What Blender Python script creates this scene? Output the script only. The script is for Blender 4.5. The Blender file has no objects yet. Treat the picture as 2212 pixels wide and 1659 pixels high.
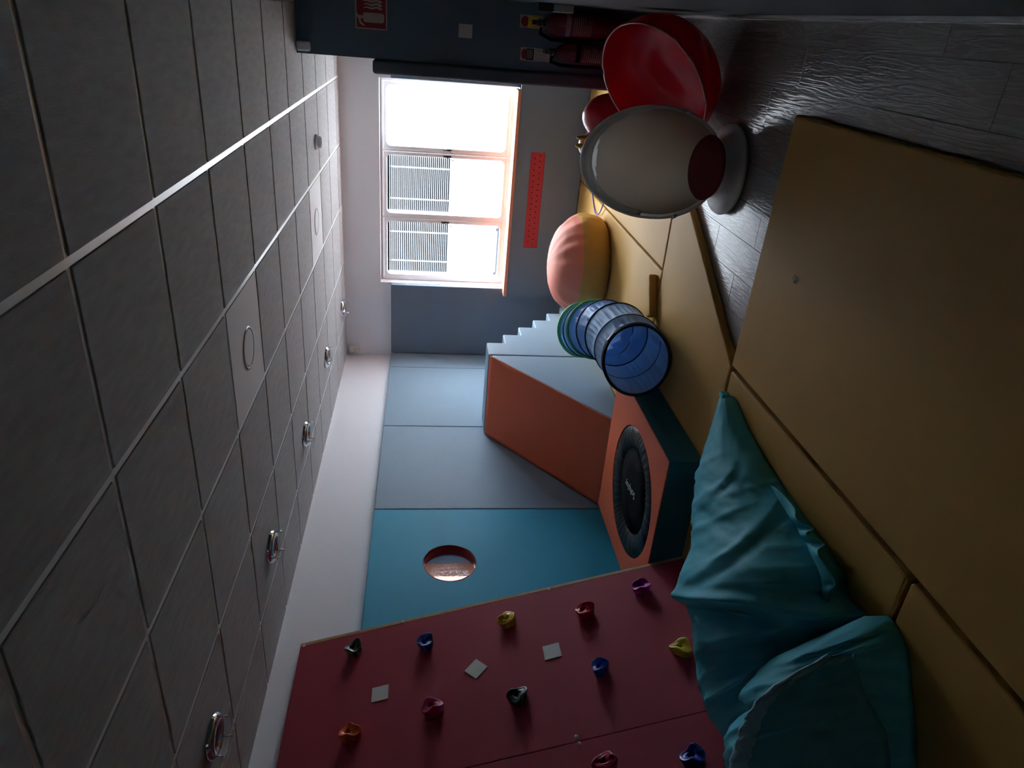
import bpy, bmesh, math, random
from mathutils import Vector, Matrix, noise
random.seed(7)
S = bpy.context.scene
COL = S.collection
PI = math.pi

# ------------------------------------------------------------------ camera
# the photograph is a portrait shot turned on its side: the camera is rolled by 90 degrees
cd = bpy.data.cameras.new('camera'); cam = bpy.data.objects.new('camera', cd); COL.objects.link(cam)
RIGHT = Vector((.8882, .4590, .0200)); DOWN = Vector((.0749, -.1036, -.9918)); FWD = Vector((-.4533, .8824, -.1266))
FWD.normalize(); DOWN = (DOWN - FWD * DOWN.dot(FWD)).normalized(); RIGHT = DOWN.cross(FWD).normalized()
cam.matrix_world = Matrix(((DOWN.x, RIGHT.x, -FWD.x, 0), (DOWN.y, RIGHT.y, -FWD.y, 0), (DOWN.z, RIGHT.z, -FWD.z, 1.6), (0, 0, 0, 1)))
cd.sensor_width = 36; cd.lens = 36 * 1538 / 2212; cd.clip_start = .02
S.camera = cam

# ------------------------------------------------------------------ sky, exposure
W = bpy.data.worlds.new('sky'); S.world = W; W.use_nodes = True
bg = W.node_tree.nodes['Background']
bg.inputs[0].default_value = (.83, .915, 1.0, 1); bg.inputs[1].default_value = 14.0
S.view_settings.view_transform = 'Standard'; S.view_settings.look = 'None'
S.view_settings.gamma = 1; S.view_settings.use_curve_mapping = False
S.view_settings.exposure = 1.72
S.cycles.use_denoising = True
S.cycles.max_bounces = 12; S.cycles.diffuse_bounces = 8; S.cycles.transparent_max_bounces = 24
S.cycles.caustics_reflective = False; S.cycles.caustics_refractive = False
pl = bpy.data.lights.new('window_portal', 'AREA'); pl.shape = 'RECTANGLE'; pl.size = 2.1; pl.size_y = 1.4; pl.cycles.is_portal = True
pl2 = bpy.data.lights.new('fill_door_portal', 'AREA'); pl2.shape = 'RECTANGLE'; pl2.size = 1.0; pl2.size_y = 2.0; pl2.cycles.is_portal = True  # sampling portal for the added fill door
po2 = bpy.data.objects.new('fill_door_portal', pl2); COL.objects.link(po2); po2.location = (-1.5, -3.57, 1.05); po2.rotation_euler = (PI / 2, 0, 0)
po = bpy.data.objects.new('window_portal', pl); COL.objects.link(po); po.location = (-1.585, 7.66, 1.4); po.rotation_euler = (-PI / 2, 0, 0)

# ------------------------------------------------------------------ helpers
def link(o, parent=None):
    COL.objects.link(o)
    if parent is not None: o.parent = parent
    return o
def mesh_obj(name, verts, faces, mat, parent=None, smooth=False):
    me = bpy.data.meshes.new(name); me.from_pydata([tuple(v) for v in verts], [], faces); me.update()
    return finish(name, me, mat, parent, smooth)
def finish(name, me, mat, parent=None, smooth=False):
    if mat is not None:
        for m in (mat if isinstance(mat, (list, tuple)) else [mat]): me.materials.append(m)
    if smooth:
        for p in me.polygons: p.use_smooth = True
    o = bpy.data.objects.new(name, me); link(o, parent)
    # meshes are written in room coordinates; undo the offset of an Empty they hang on
    if parent is not None and parent.get('_base') is not None: o.location = -Vector(parent['_base'])
    return o
def bm_obj(name, bm, mat, parent=None, smooth=False):
    bmesh.ops.recalc_face_normals(bm, faces=bm.faces)
    me = bpy.data.meshes.new(name); bm.to_mesh(me); bm.free()
    return finish(name, me, mat, parent, smooth)
def tag(o, label, cat, group=None):
    o['label'] = label; o['category'] = cat
    if group: o['group'] = group
    return o
def thing(name, label, cat, loc=(0, 0, 0), group=None):
    o = bpy.data.objects.new(name, None); COL.objects.link(o); o.location = loc; o.empty_display_size = .1
    o['_base'] = list(loc)
    return tag(o, label, cat, group)
def struct(o): o['kind'] = 'structure'; return o
def subdiv(o, n=1):
    m = o.modifiers.new('subdivision', 'SUBSURF'); m.levels = n; m.render_levels = n; return o
def auto_bevel(bm, w, seg=3):
    if w > 0:
        bmesh.ops.bevel(bm, geom=[e for e in bm.edges if len(e.link_faces) == 2 and e.calc_face_angle(0) > .3], offset=w, segments=seg, profile=.5, affect='EDGES', clamp_overlap=True)
def add_box(bm, x0, x1, y0, y1, z0, z1):
    r = bmesh.ops.create_cube(bm, size=1)['verts']
    for v in r: v.co = Vector(((x0 + x1) / 2 + v.co.x * (x1 - x0), (y0 + y1) / 2 + v.co.y * (y1 - y0), (z0 + z1) / 2 + v.co.z * (z1 - z0)))
    return r
def box(name, x0, x1, y0, y1, z0, z1, mat, parent=None, bev=0, seg=3, smooth=False):
    bm = bmesh.new(); add_box(bm, x0, x1, y0, y1, z0, z1); auto_bevel(bm, bev, seg)
    return bm_obj(name, bm, mat, parent, smooth)
def prism(name, poly, axis, a0, a1, mat, parent=None, bev=0, seg=3):
    """poly extruded along axis 'x','y' or 'z' from a0 to a1"""
    def P(p, a): return {'x': (a, p[0], p[1]), 'y': (p[0], a, p[1]), 'z': (p[0], p[1], a)}[axis]
    bm = bmesh.new(); n = len(poly)
    A = [bm.verts.new(P(p, a0)) for p in poly]; B_ = [bm.verts.new(P(p, a1)) for p in poly]
    bm.faces.new(A); bm.faces.new(B_)
    for i in range(n): bm.faces.new((A[i], A[(i + 1) % n], B_[(i + 1) % n], B_[i]))
    bmesh.ops.recalc_face_normals(bm, faces=bm.faces)
    auto_bevel(bm, bev, seg)
    return bm_obj(name, bm, mat, parent)
def lathe_data(prof, n=48, M=None):
    v, f = [], []
    for (r, z) in prof:
        for i in range(n):
            a = 2 * PI * i / n; p = Vector((r * math.cos(a), r * math.sin(a), z)); v.append(M @ p if M is not None else p)
    for k in range(len(prof) - 1):
        for i in range(n):
            j = (i + 1) % n; f.append((k * n + i, k * n + j, (k + 1) * n + j, (k + 1) * n + i))
    return v, f
def lathe(name, prof, mat, parent=None, M=None, n=48, smooth=True):
    v, f = lathe_data(prof, n, M); return mesh_obj(name, v, f, mat, parent, smooth)
def frame_of(d):
    d = Vector(d).normalized(); u = Vector((0, 0, 1)) if abs(d.z) < .9 else Vector((1, 0, 0))
    a = d.cross(u).normalized(); return a, d.cross(a).normalized(), d
def place(o, zdir, xhint=(0, 0, 1)):
    """matrix with local z along zdir at o"""
    z = Vector(zdir).normalized(); x = Vector(xhint); x = (x - z * x.dot(z)).normalized(); y = z.cross(x)
    return Matrix(((x.x, y.x, z.x, o[0]), (x.y, y.y, z.y, o[1]), (x.z, y.z, z.z, o[2]), (0, 0, 0, 1)))
def tube_data(path, r, n=10, closed=False):
    v, f = [], []; m = len(path); path = [Vector(p) for p in path]
    prev = None
    for k in range(m):
        if closed: t = path[(k + 1) % m] - path[k - 1]
        else: t = path[min(k + 1, m - 1)] - path[max(k - 1, 0)]
        t.normalize()
        if prev is None: a = frame_of(t)[0]
        else: a = (prev - t * prev.dot(t)).normalized()
        prev = a; b = t.cross(a)
        rr = r[k] if isinstance(r, (list, tuple)) else r
        for i in range(n):
            q = 2 * PI * i / n; v.append(path[k] + (a * math.cos(q) + b * math.sin(q)) * rr)
    for k in range(m if closed else m - 1):
        k2 = (k + 1) % m
        for i in range(n):
            j = (i + 1) % n; f.append((k * n + i, k * n + j, k2 * n + j, k2 * n + i))
    if not closed: f.append(tuple(range(n))[::-1]); f.append(tuple(range((m - 1) * n, m * n)))
    return v, f
def tube(name, path, r, mat, parent=None, n=10, closed=False):
    v, f = tube_data(path, r, n, closed); return mesh_obj(name, v, f, mat, parent, True)
def lerp_table(tab, x):
    """smooth interpolation of rows (x, a, b, ..)"""
    if x <= tab[0][0]: return tab[0][1:]
    if x >= tab[-1][0]: return tab[-1][1:]
    for i in range(len(tab) - 1):
        if tab[i][0] <= x <= tab[i + 1][0]:
            t = (x - tab[i][0]) / (tab[i + 1][0] - tab[i][0])
            p0 = tab[max(i - 1, 0)]; p1 = tab[i]; p2 = tab[i + 1]; p3 = tab[min(i + 2, len(tab) - 1)]
            out = []
            for k in range(1, len(p1)):
                a, b, c, d = p0[k], p1[k], p2[k], p3[k]
                out.append(.5 * (2 * b + (c - a) * t + (2 * a - 5 * b + 4 * c - d) * t * t + (3 * b - a - 3 * c + d) * t ** 3))
            return out

# ------------------------------------------------------------------ materials
def mat(name, col, rough=.5, metal=0, bump=0, scale=300, var=0, vscale=6, spec=.5, sheen=0, coat=0, stretch=None, detail=3, bdist=.002, trans=0):
    m = bpy.data.materials.new(name); m.use_nodes = True; nt = m.node_tree; b = nt.nodes['Principled BSDF']
    b.inputs['Base Color'].default_value = (*col, 1); b.inputs['Roughness'].default_value = rough; b.inputs['Metallic'].default_value = metal
    b.inputs['Specular IOR Level'].default_value = spec
    if sheen: b.inputs['Sheen Weight'].default_value = sheen
    if coat: b.inputs['Coat Weight'].default_value = coat; b.inputs['Coat Roughness'].default_value = .15
    tc = nt.nodes.new('ShaderNodeTexCoord'); co = tc.outputs['Object']
    if stretch:
        mp = nt.nodes.new('ShaderNodeMapping'); mp.inputs['Scale'].default_value = stretch; nt.links.new(co, mp.inputs[0]); co = mp.outputs[0]
    if bump:
        nz = nt.nodes.new('ShaderNodeTexNoise'); nz.inputs['Scale'].default_value = scale; nz.inputs['Detail'].default_value = detail
        bp = nt.nodes.new('ShaderNodeBump'); bp.inputs['Strength'].default_value = bump; bp.inputs['Distance'].default_value = bdist
        nt.links.new(co, nz.inputs['Vector']); nt.links.new(nz.outputs[0], bp.inputs['Height']); nt.links.new(bp.outputs[0], b.inputs['Normal'])
    if var:
        n2 = nt.nodes.new('ShaderNodeTexNoise'); n2.inputs['Scale'].default_value = vscale; n2.inputs['Detail'].default_value = 6
        mx = nt.nodes.new('ShaderNodeMixRGB'); mx.inputs[1].default_value = (*[c * (1 - var) for c in col], 1); mx.inputs[2].default_value = (*[min(1, c * (1 + var)) for c in col], 1)
        nt.links.new(co, n2.inputs['Vector']); nt.links.new(n2.outputs[0], mx.inputs[0]); nt.links.new(mx.outputs[0], b.inputs['Base Color'])
    if trans:
        tr = nt.nodes.new('ShaderNodeBsdfTranslucent'); tr.inputs[0].default_value = (*col, 1)
        ms = nt.nodes.new('ShaderNodeMixShader'); ms.inputs[0].default_value = trans; out = nt.nodes['Material Output']
        nt.links.new(b.outputs[0], ms.inputs[1]); nt.links.new(tr.outputs[0], ms.inputs[2]); nt.links.new(ms.outputs[0], out.inputs[0])
    return m
def glass(name, tint=(1, 1, 1), refl=.08, rough=.02, bump=0, scale=20):
    m = bpy.data.materials.new(name); m.use_nodes = True; nt = m.node_tree; nt.nodes.remove(nt.nodes['Principled BSDF'])
    t = nt.nodes.new('ShaderNodeBsdfTransparent'); t.inputs[0].default_value = (*tint, 1)
    g = nt.nodes.new('ShaderNodeBsdfGlossy'); g.inputs['Roughness'].default_value = rough
    mx = nt.nodes.new('ShaderNodeMixShader'); mx.inputs[0].default_value = refl
    if bump:
        nz = nt.nodes.new('ShaderNodeTexNoise'); nz.inputs['Scale'].default_value = scale; bp = nt.nodes.new('ShaderNodeBump'); bp.inputs['Strength'].default_value = bump; bp.inputs['Distance'].default_value = .02
        tc = nt.nodes.new('ShaderNodeTexCoord'); nt.links.new(tc.outputs['Object'], nz.inputs['Vector']); nt.links.new(nz.outputs[0], bp.inputs['Height']); nt.links.new(bp.outputs[0], g.inputs['Normal'])
    nt.links.new(t.outputs[0], mx.inputs[1]); nt.links.new(g.outputs[0], mx.inputs[2]); nt.links.new(mx.outputs[0], nt.nodes['Material Output'].inputs[0])
    return m
M = {}
M['white_paint'] = mat('white_paint', (.85, .86, .90), .7, bump=.15, scale=120, spec=.22)
M['slate_paint'] = mat('slate_paint', (.135, .205, .285), .6, bump=.15, scale=150, spec=.22)
M['teal_paint'] = mat('teal_paint', (.085, .13, .145), .5, bump=.1, scale=150)
M['tile'] = mat('ceiling_tile', (.425, .43, .435), .9, bump=.6, scale=90, var=.28, vscale=14, stretch=(2.2, .6, 1), detail=8, bdist=.004, spec=.22)
M['tile_plain'] = mat('ceiling_panel_plain', (.74, .74, .75), .8, bump=.1, scale=200, spec=.22)
M['grid_white'] = mat('grid_white', (.88, .90, .89), .3)
M['plenum'] = mat('plenum', (.06, .06, .06), .9)
M['upvc'] = mat('white_frame_plastic', (.85, .86, .87), .3)
M['gasket'] = mat('grey_gasket', (.22, .22, .24), .6)
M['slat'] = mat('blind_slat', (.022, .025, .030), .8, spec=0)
M['tape'] = mat('ladder_tape', (.8, .84, .88), .8, trans=.85, spec=0)
M['pad_grey'] = mat('blue_grey_vinyl', (.245, .345, .43), .52, bump=.12, scale=350, var=.04, spec=.22)
M['pad_slate'] = mat('slate_grey_vinyl', (.175, .22, .28), .52, bump=.12, scale=350, var=.04, spec=.22)
M['pad_dark'] = mat('charcoal_blue_vinyl', (.10, .125, .16), .52, bump=.12, scale=350, spec=.22)
M['pad_teal'] = mat('turquoise_vinyl', (.045, .39, .58), .52, bump=.12, scale=350, var=.04, spec=.22)
M['teal_dark'] = mat('dark_teal_vinyl', (.03, .16, .21), .52, bump=.12, scale=350, spec=.22)
M['orange'] = mat('orange_vinyl', (.80, .17, .075), .52, bump=.25, scale=7, var=.05, bdist=.012, spec=.22)
M['orange_plain'] = mat('orange_vinyl_smooth', (.70, .27, .17), .52, bump=.1, scale=300, spec=.22)
M['red_lining'] = mat('red_lining', (.42, .035, .03), .5)
M['mustard'] = mat('mustard_vinyl', (.565, .325, .088), .55, bump=.2, scale=9, var=.06, vscale=3, bdist=.006, spec=.15)
M['coral'] = mat('coral_fabric', (.82, .26, .18), .6, bump=.2, scale=14, bdist=.008, spec=.22)
M['red_plastic'] = mat('red_plastic', (.80, .016, .045), .28, coat=.3, trans=.3)
M['rim_highlight'] = mat('rim_highlight_plastic', (.80, .30, .30), .2, coat=.5)  # pale pink puts the highlight along the red bowl's rim into the colour
M['red_rubber'] = mat('red_rubber', (.55, .015, .04), .3, coat=.4)
M['yellow_plastic'] = mat('yellow_plastic', (.75, .50, .03), .35)
M['red_grille'] = mat('red_grille', (.50, .02, .045), .5)
M['black'] = mat('black_fabric', (.006, .006, .007), .8, spec=.06)
M['black_vinyl'] = mat('black_gathered_vinyl', (.006, .006, .007), .3, spec=.35, bump=.12, scale=24, bdist=.004)
M['print_white'] = mat('white_print', (.75, .75, .75), .6)
M['egg_white'] = mat('white_egg_shell', (.76, .75, .73), .3, coat=.3, trans=.56)
M['pedestal_white'] = mat('white_pedestal', (.88, .87, .85), .35)
M['egg_lining'] = mat('beige_lining', (.57, .50, .41), .8, bump=.2, scale=250, trans=.6)
M['maroon'] = mat('maroon_seat_fabric', (.20, .022, .028), .85, bump=.2, scale=350)
M['board_red'] = mat('board_red_laminate', (.37, .05, .072), .6, bump=.15, scale=260, var=.08, vscale=4, spec=.22)
M['wood_edge'] = mat('plywood_edge', (.50, .32, .14), .6, bump=.2, scale=60, var=.2, vscale=20)
M['cream'] = mat('cream_cap', (.80, .77, .66), .4)
M['sticker'] = mat('white_tile', (.70, .70, .68), .5)
M['teal_fabric'] = mat('teal_beanbag_fabric', (.10, .54, .67), .6, bump=.35, scale=14, var=.08, vscale=3, bdist=.010, spec=.25)
M['teal_flap'] = mat('teal_grey_flap', (.09, .37, .46), .5, bump=.5, scale=22, bdist=.008, spec=.3)
M['teal_hem'] = mat('teal_hem_binding', (.22, .47, .54), .45, bump=.8, scale=40, bdist=.01)
M['tun_light'] = mat('pale_blue_nylon', (.42, .68, 1.0), .55, bump=.05, scale=60, trans=.32, spec=.3)
M['tun_blue'] = mat('sky_blue_nylon', (.20, .44, .84), .4, bump=.05, scale=60, trans=.4, spec=.5)
M['navy'] = mat('navy_binding', (.014, .03, .09), .5)
M['green'] = mat('green_binding', (.10, .50, .20), .5)
M['chrome'] = mat('chrome', (.75, .76, .78), .08, metal=1)
M['dark_metal'] = mat('dark_metal', (.03, .03, .035), .3, metal=.6)
M['clear'] = glass('clear_glass', refl=.07)
M['tinted'] = glass('tinted_fill_glass', (.085, .083, .078), refl=.04)  # tint sets how much fill the added door lets in
M['spot_glass'] = glass('spotlight_glass', (.93, .95, .95), refl=.12)
M['acrylic'] = glass('wrinkled_acrylic', (.9, .92, .95), refl=.22, rough=.08, bump=1.0, scale=34)
M['ext_red'] = mat('extinguisher_red', (.17, .008, .022), .3, coat=.3)
M['sign_red'] = mat('sign_red', (.30, .02, .04), .6)
M['print_dim'] = mat('faded_print', (.36, .25, .26), .6)
M['sign_pale'] = mat('sign_pale', (.60, .50, .43), .6)
M['purple'] = mat('violet_plastic', (.10, .09, .45), .4)
M['concrete'] = mat('outside_concrete', (.58, .58, .57), .85, var=.1)
M['facade'] = mat('outside_render', (.40, .42, .45), .9, var=.05)
M['facade_dark'] = mat('outside_dark_cladding', (.074, .078, .085), .95, var=.05, spec=0)
M['rail_dark'] = mat('outside_rail', (.02, .02, .024), .7, spec=.1)
M['grey_box'] = mat('grey_plastic', (.42, .44, .46), .4)
def floor_material():
    m = mat('grey_wood_plank', (.24, .235, .235), .24, spec=.6); nt = m.node_tree; b = nt.nodes['Principled BSDF']
    tc = nt.nodes.new('ShaderNodeTexCoord'); oi = nt.nodes.new('ShaderNodeObjectInfo')
    ad = nt.nodes.new('ShaderNodeVectorMath'); ad.operation = 'ADD'; mul = nt.nodes.new('ShaderNodeVectorMath'); mul.operation = 'SCALE'; mul.inputs['Scale'].default_value = 9
    cb = nt.nodes.new('ShaderNodeCombineXYZ'); nt.links.new(oi.outputs['Random'], cb.inputs[0]); nt.links.new(oi.outputs['Random'], cb.inputs[2])
    nt.links.new(cb.outputs[0], mul.inputs[0]); nt.links.new(tc.outputs['Object'], ad.inputs[0]); nt.links.new(mul.outputs[0], ad.inputs[1])
    mp = nt.nodes.new('ShaderNodeMapping'); mp.inputs['Scale'].default_value = (9, .9, 1); nt.links.new(ad.outputs[0], mp.inputs[0])
    nz = nt.nodes.new('ShaderNodeTexNoise'); nz.inputs['Scale'].default_value = 2.2; nz.inputs['Detail'].default_value = 3; nt.links.new(mp.outputs[0], nz.inputs['Vector'])
    wv = nt.nodes.new('ShaderNodeMath'); wv.operation = 'MULTIPLY'; wv.inputs[1].default_value = 60; nt.links.new(nz.outputs[0], wv.inputs[0])
    sn = nt.nodes.new('ShaderNodeMath'); sn.operation = 'SINE'; nt.links.new(wv.outputs[0], sn.inputs[0])
    r = nt.nodes.new('ShaderNodeValToRGB'); r.color_ramp.elements[0].position = .25; r.color_ramp.elements[0].color = (.28, .265, .255, 1); r.color_ramp.elements[1].position = 1; r.color_ramp.elements[1].color = (.345, .33, .318, 1)
    nt.links.new(sn.outputs[0], r.inputs[0])
    hv = nt.nodes.new('ShaderNodeHueSaturation'); rv = nt.nodes.new('ShaderNodeMapRange'); rv.inputs[3].default_value = .88; rv.inputs[4].default_value = 1.12
    nt.links.new(oi.outputs['Random'], rv.inputs[0]); nt.links.new(rv.outputs[0], hv.inputs['Value']); nt.links.new(r.outputs[0], hv.inputs['Color']); nt.links.new(hv.outputs[0], b.inputs['Base Color'])
    bp = nt.nodes.new('ShaderNodeBump'); bp.inputs['Strength'].default_value = .25; bp.inputs['Distance'].default_value = .001; nt.links.new(sn.outputs[0], bp.inputs['Height']); nt.links.new(bp.outputs[0], b.inputs['Normal'])
    return m
M['plank'] = floor_material()

# ------------------------------------------------------------------ room shell
XL, XR, YB, YF, ZC = -3.46, .11, 7.40, -3.4, 2.432       # left wall, right wall, window wall, wall behind the camera, ceiling grid
fl = struct(box('floor', -3.75, .40, YF - .1, 7.75, -.25, -.004, M['plank']))
pm = {}
def plank(x0, x1, y0, y1):
    key = (round(x1 - x0, 3), round(y1 - y0, 3)); g = .0007
    if key not in pm:
        bm = bmesh.new(); add_box(bm, -key[0] / 2 + g, key[0] / 2 - g, -key[1] / 2 + g, key[1] / 2 - g, -.004, 0); auto_bevel(bm, .0008, 1)
        o = bm_obj('plank', bm, M['plank'], fl); pm[key] = o.data
    else:
        o = bpy.data.objects.new('plank', pm[key]); link(o, fl)
    o.location = ((x0 + x1) / 2, (y0 + y1) / 2, 0)
joint = {0: 3.19, 1: 3.443, 2: 3.0, 3: 3.62, 4: 3.25, 5: 3.71, 6: 3.40, 7: 3.1, 8: 3.55}
for c in range(-1, 9):
    x1, x0 = -.18 * c, -.18 * (c + 1)
    if c == -1: x1 = XR - .013
    j = joint.get(c, 3.5) - 3.6
    while j < 5.1:
        y0, y1 = max(j, .3), min(j + 1.2, 5.13)
        if y1 - y0 > .02: plank(x0, x1, y0, y1)
        j += 1.2

# left wall with the round look-through hole
HY, HZ, HR = 3.866, 1.377, .185
def wall_with_hole(name, x0, x1, y0, y1, z0, z1, hr, m, parent=None, bev=0):
    """slab across x with a round hole at HY,HZ"""
    bm = bmesh.new(); n = 64; outer = []
    for i in range(n):
        a = 2 * PI * (i + .5) / n; c, s = math.cos(a), math.sin(a)
        t = min((y1 - HY) / c if c > 1e-6 else (y0 - HY) / c if c < -1e-6 else 1e9, (z1 - HZ) / s if s > 1e-6 else (z0 - HZ) / s if s < -1e-6 else 1e9)
        outer.append([HY + t * c, HZ + t * s])
    for cy, cz in ((y0, z0), (y0, z1), (y1, z0), (y1, z1)):
        k = min(range(n), key=lambda i: (outer[i][0] - cy) ** 2 + (outer[i][1] - cz) ** 2); outer[k] = [cy, cz]
    inner = [(HY + hr * math.cos(2 * PI * (i + .5) / n), HZ + hr * math.sin(2 * PI * (i + .5) / n)) for i in range(n)]
    L = {}
    for x in (x0, x1):
        L[x] = ([bm.verts.new((x, *p)) for p in outer], [bm.verts.new((x, *p)) for p in inner])
    for i in range(n):
        j = (i + 1) % n
        for x in (x0, x1): bm.faces.new((L[x][0][i], L[x][0][j], L[x][1][j], L[x][1][i]))
        bm.faces.new((L[x0][0][i], L[x0][0][j], L[x1][0][j], L[x1][0][i])); bm.faces.new((L[x0][1][i], L[x0][1][j], L[x1][1][j], L[x1][1][i]))
    bmesh.ops.recalc_face_normals(bm, faces=bm.faces)
    if bev:
        es = [e for e in bm.edges if len(e.link_faces) == 2 and e.calc_face_angle(0) > .6 and all(abs(v.co.x - x1) < 1e-5 for v in e.verts)]
        bmesh.ops.bevel(bm, geom=es, offset=bev, segments=3, profile=.5, affect='EDGES', clamp_overlap=True)
    return bm_obj(name, bm, m, parent)
struct(wall_with_hole('wall_left', -3.50, XL, YF, 7.60, 0, 2.55, HR + .004, M['white_paint']))
# window wall, four pieces round the opening, joined in one wall
WX0, WX1, WZ0, WZ1 = -2.60, -.57, .70, 2.052
bm = bmesh.new()
add_box(bm, -3.50, WX0, YB, 7.62, 0, 2.55); add_box(bm, WX1, XR + .2, YB, 7.62, 0, 2.55)
add_box(bm, WX0, WX1, YB, 7.62, 0, WZ0); add_box(bm, WX0, WX1, YB, 7.62, WZ1, 2.55)
struct(bm_obj('wall_back', bm, M['white_paint']))
struct(box('wall_right', XR, XR + .2, YF, 7.62, 0, 2.55, M['teal_paint']))
bm = bmesh.new(); add_box(bm, -3.50, -2.0, YF - .15, YF, 0, 2.55); add_box(bm, -1.0, XR + .2, YF - .15, YF, 0, 2.55); add_box(bm, -2.0, -1.0, YF - .15, YF, 2.06, 2.55)
struct(bm_obj('wall_front', bm, M['slate_paint']))
dr = struct(mesh_obj('fill_door', [], [], M['upvc']))     # unseen tinted glass door, added to let fill light onto camera-facing surfaces
box('fill_door_glass', -1.95, -1.05, YF - .09, YF - .084, .05, 2.01, M['tinted'], dr)
bm = bmesh.new(); add_box(bm, -1.998, -1.95, YF - .12, YF - .05, 0, 2.058); add_box(bm, -1.05, -1.002, YF - .12, YF - .05, 0, 2.058); add_box(bm, -1.95, -1.05, YF - .12, YF - .05, 2.01, 2.058); add_box(bm, -1.95, -1.05, YF - .12, YF - .05, 0, .05)
bm_obj('fill_door_frame', bm, M['upvc'], dr)
struct(box('wall_partition', -.285, XR, 5.13, 5.36, 0, ZC - .004, M['slate_paint']))
struct(box('baseboard_right', XR - .012, XR, YF, 5.13, 0, .075, M['white_paint'], bev=.003))

# ceiling: plenum slab, T-grid, tiles each on its own
ce = struct(box('ceiling', -3.50, XR + .2, YF - .1, 7.62, 2.475, 2.60, M['plenum']))
gx = [XL, -2.985, -2.385, -1.785, -1.185, -.585, .015, XR]
gy = [YF] + [1.717 + .6 * a for a in range(-8, 10)] + [YB]
for x in gx[1:-1]: box('grid_runner', x - .012, x + .012, YF, YB, ZC, ZC + .03, M['grid_white'], ce)
for y in gy[1:-1]:
    box('grid_cross_bar', XL, XR, y - .0115, y + .0115, ZC + .0006, ZC + .028, M['grid_white'], ce)
box('grid_edge_angle', XL, XL + .02, YF, YB, ZC - .001, ZC + .02, M['grid_white'], ce)
box('grid_edge_angle', XL, XR, YB - .02, YB, ZC - .001, ZC + .02, M['grid_white'], ce)
tm = {}
for i in range(len(gx) - 1):
    for k in range(len(gy) - 1):
        x0, x1, y0, y1 = gx[i], gx[i + 1], gy[k], gy[k + 1]
        plain = i == 3 and (abs(y0 - 2.917) < .02 or abs(y0 - 5.317) < .02)
        w, l = round(x1 - x0 - .027, 3), round(y1 - y0 - .027, 3)
        if w < .03 or l < .03: continue
        key = (w, l, plain)
        if key not in tm:
            bm = bmesh.new(); add_box(bm, -w / 2, w / 2, -l / 2, l / 2, -.004, .034); auto_bevel(bm, .0015, 1)
            o = bm_obj('ceiling_tile', bm, M['tile_plain' if plain else 'tile'], ce); tm[key] = o.data
        else: o = bpy.data.objects.new('ceiling_tile', tm[key]); link(o, ce)
        o.location = ((x0 + x1) / 2, (y0 + y1) / 2, ZC)

# window: frame, three casements, handles, panes
win = struct(mesh_obj('window_1', [], [], M['upvc']))
yw0, yw1 = 7.505, 7.555
FX0, FX1, FZ0, FZ1 = WX0 + .002, WX1 - .002, .735, WZ1 - .002
bm = bmesh.new(); t = .028
add_box(bm, FX0, FX1, yw0, yw1, FZ1 - t, FZ1); add_box(bm, FX0, FX1, yw0, yw1, FZ0, FZ0 + t)
add_box(bm, FX0, FX0 + t, yw0, yw1, FZ0 + t, FZ1 - t); add_box(bm, FX1 - t, FX1, yw0, yw1, FZ0 + t, FZ1 - t)
mull = [-1.915, -1.242]
for x in mull: add_box(bm, x - .010, x + .010, yw0, yw1, FZ0 + t, FZ1 - t)
bm_obj('window_frame', bm, M['upvc'], win)
edges = [FX0 + t, mull[0] - .010, mull[0] + .010, mull[1] - .010, mull[1] + .010, FX1 - t]
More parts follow.
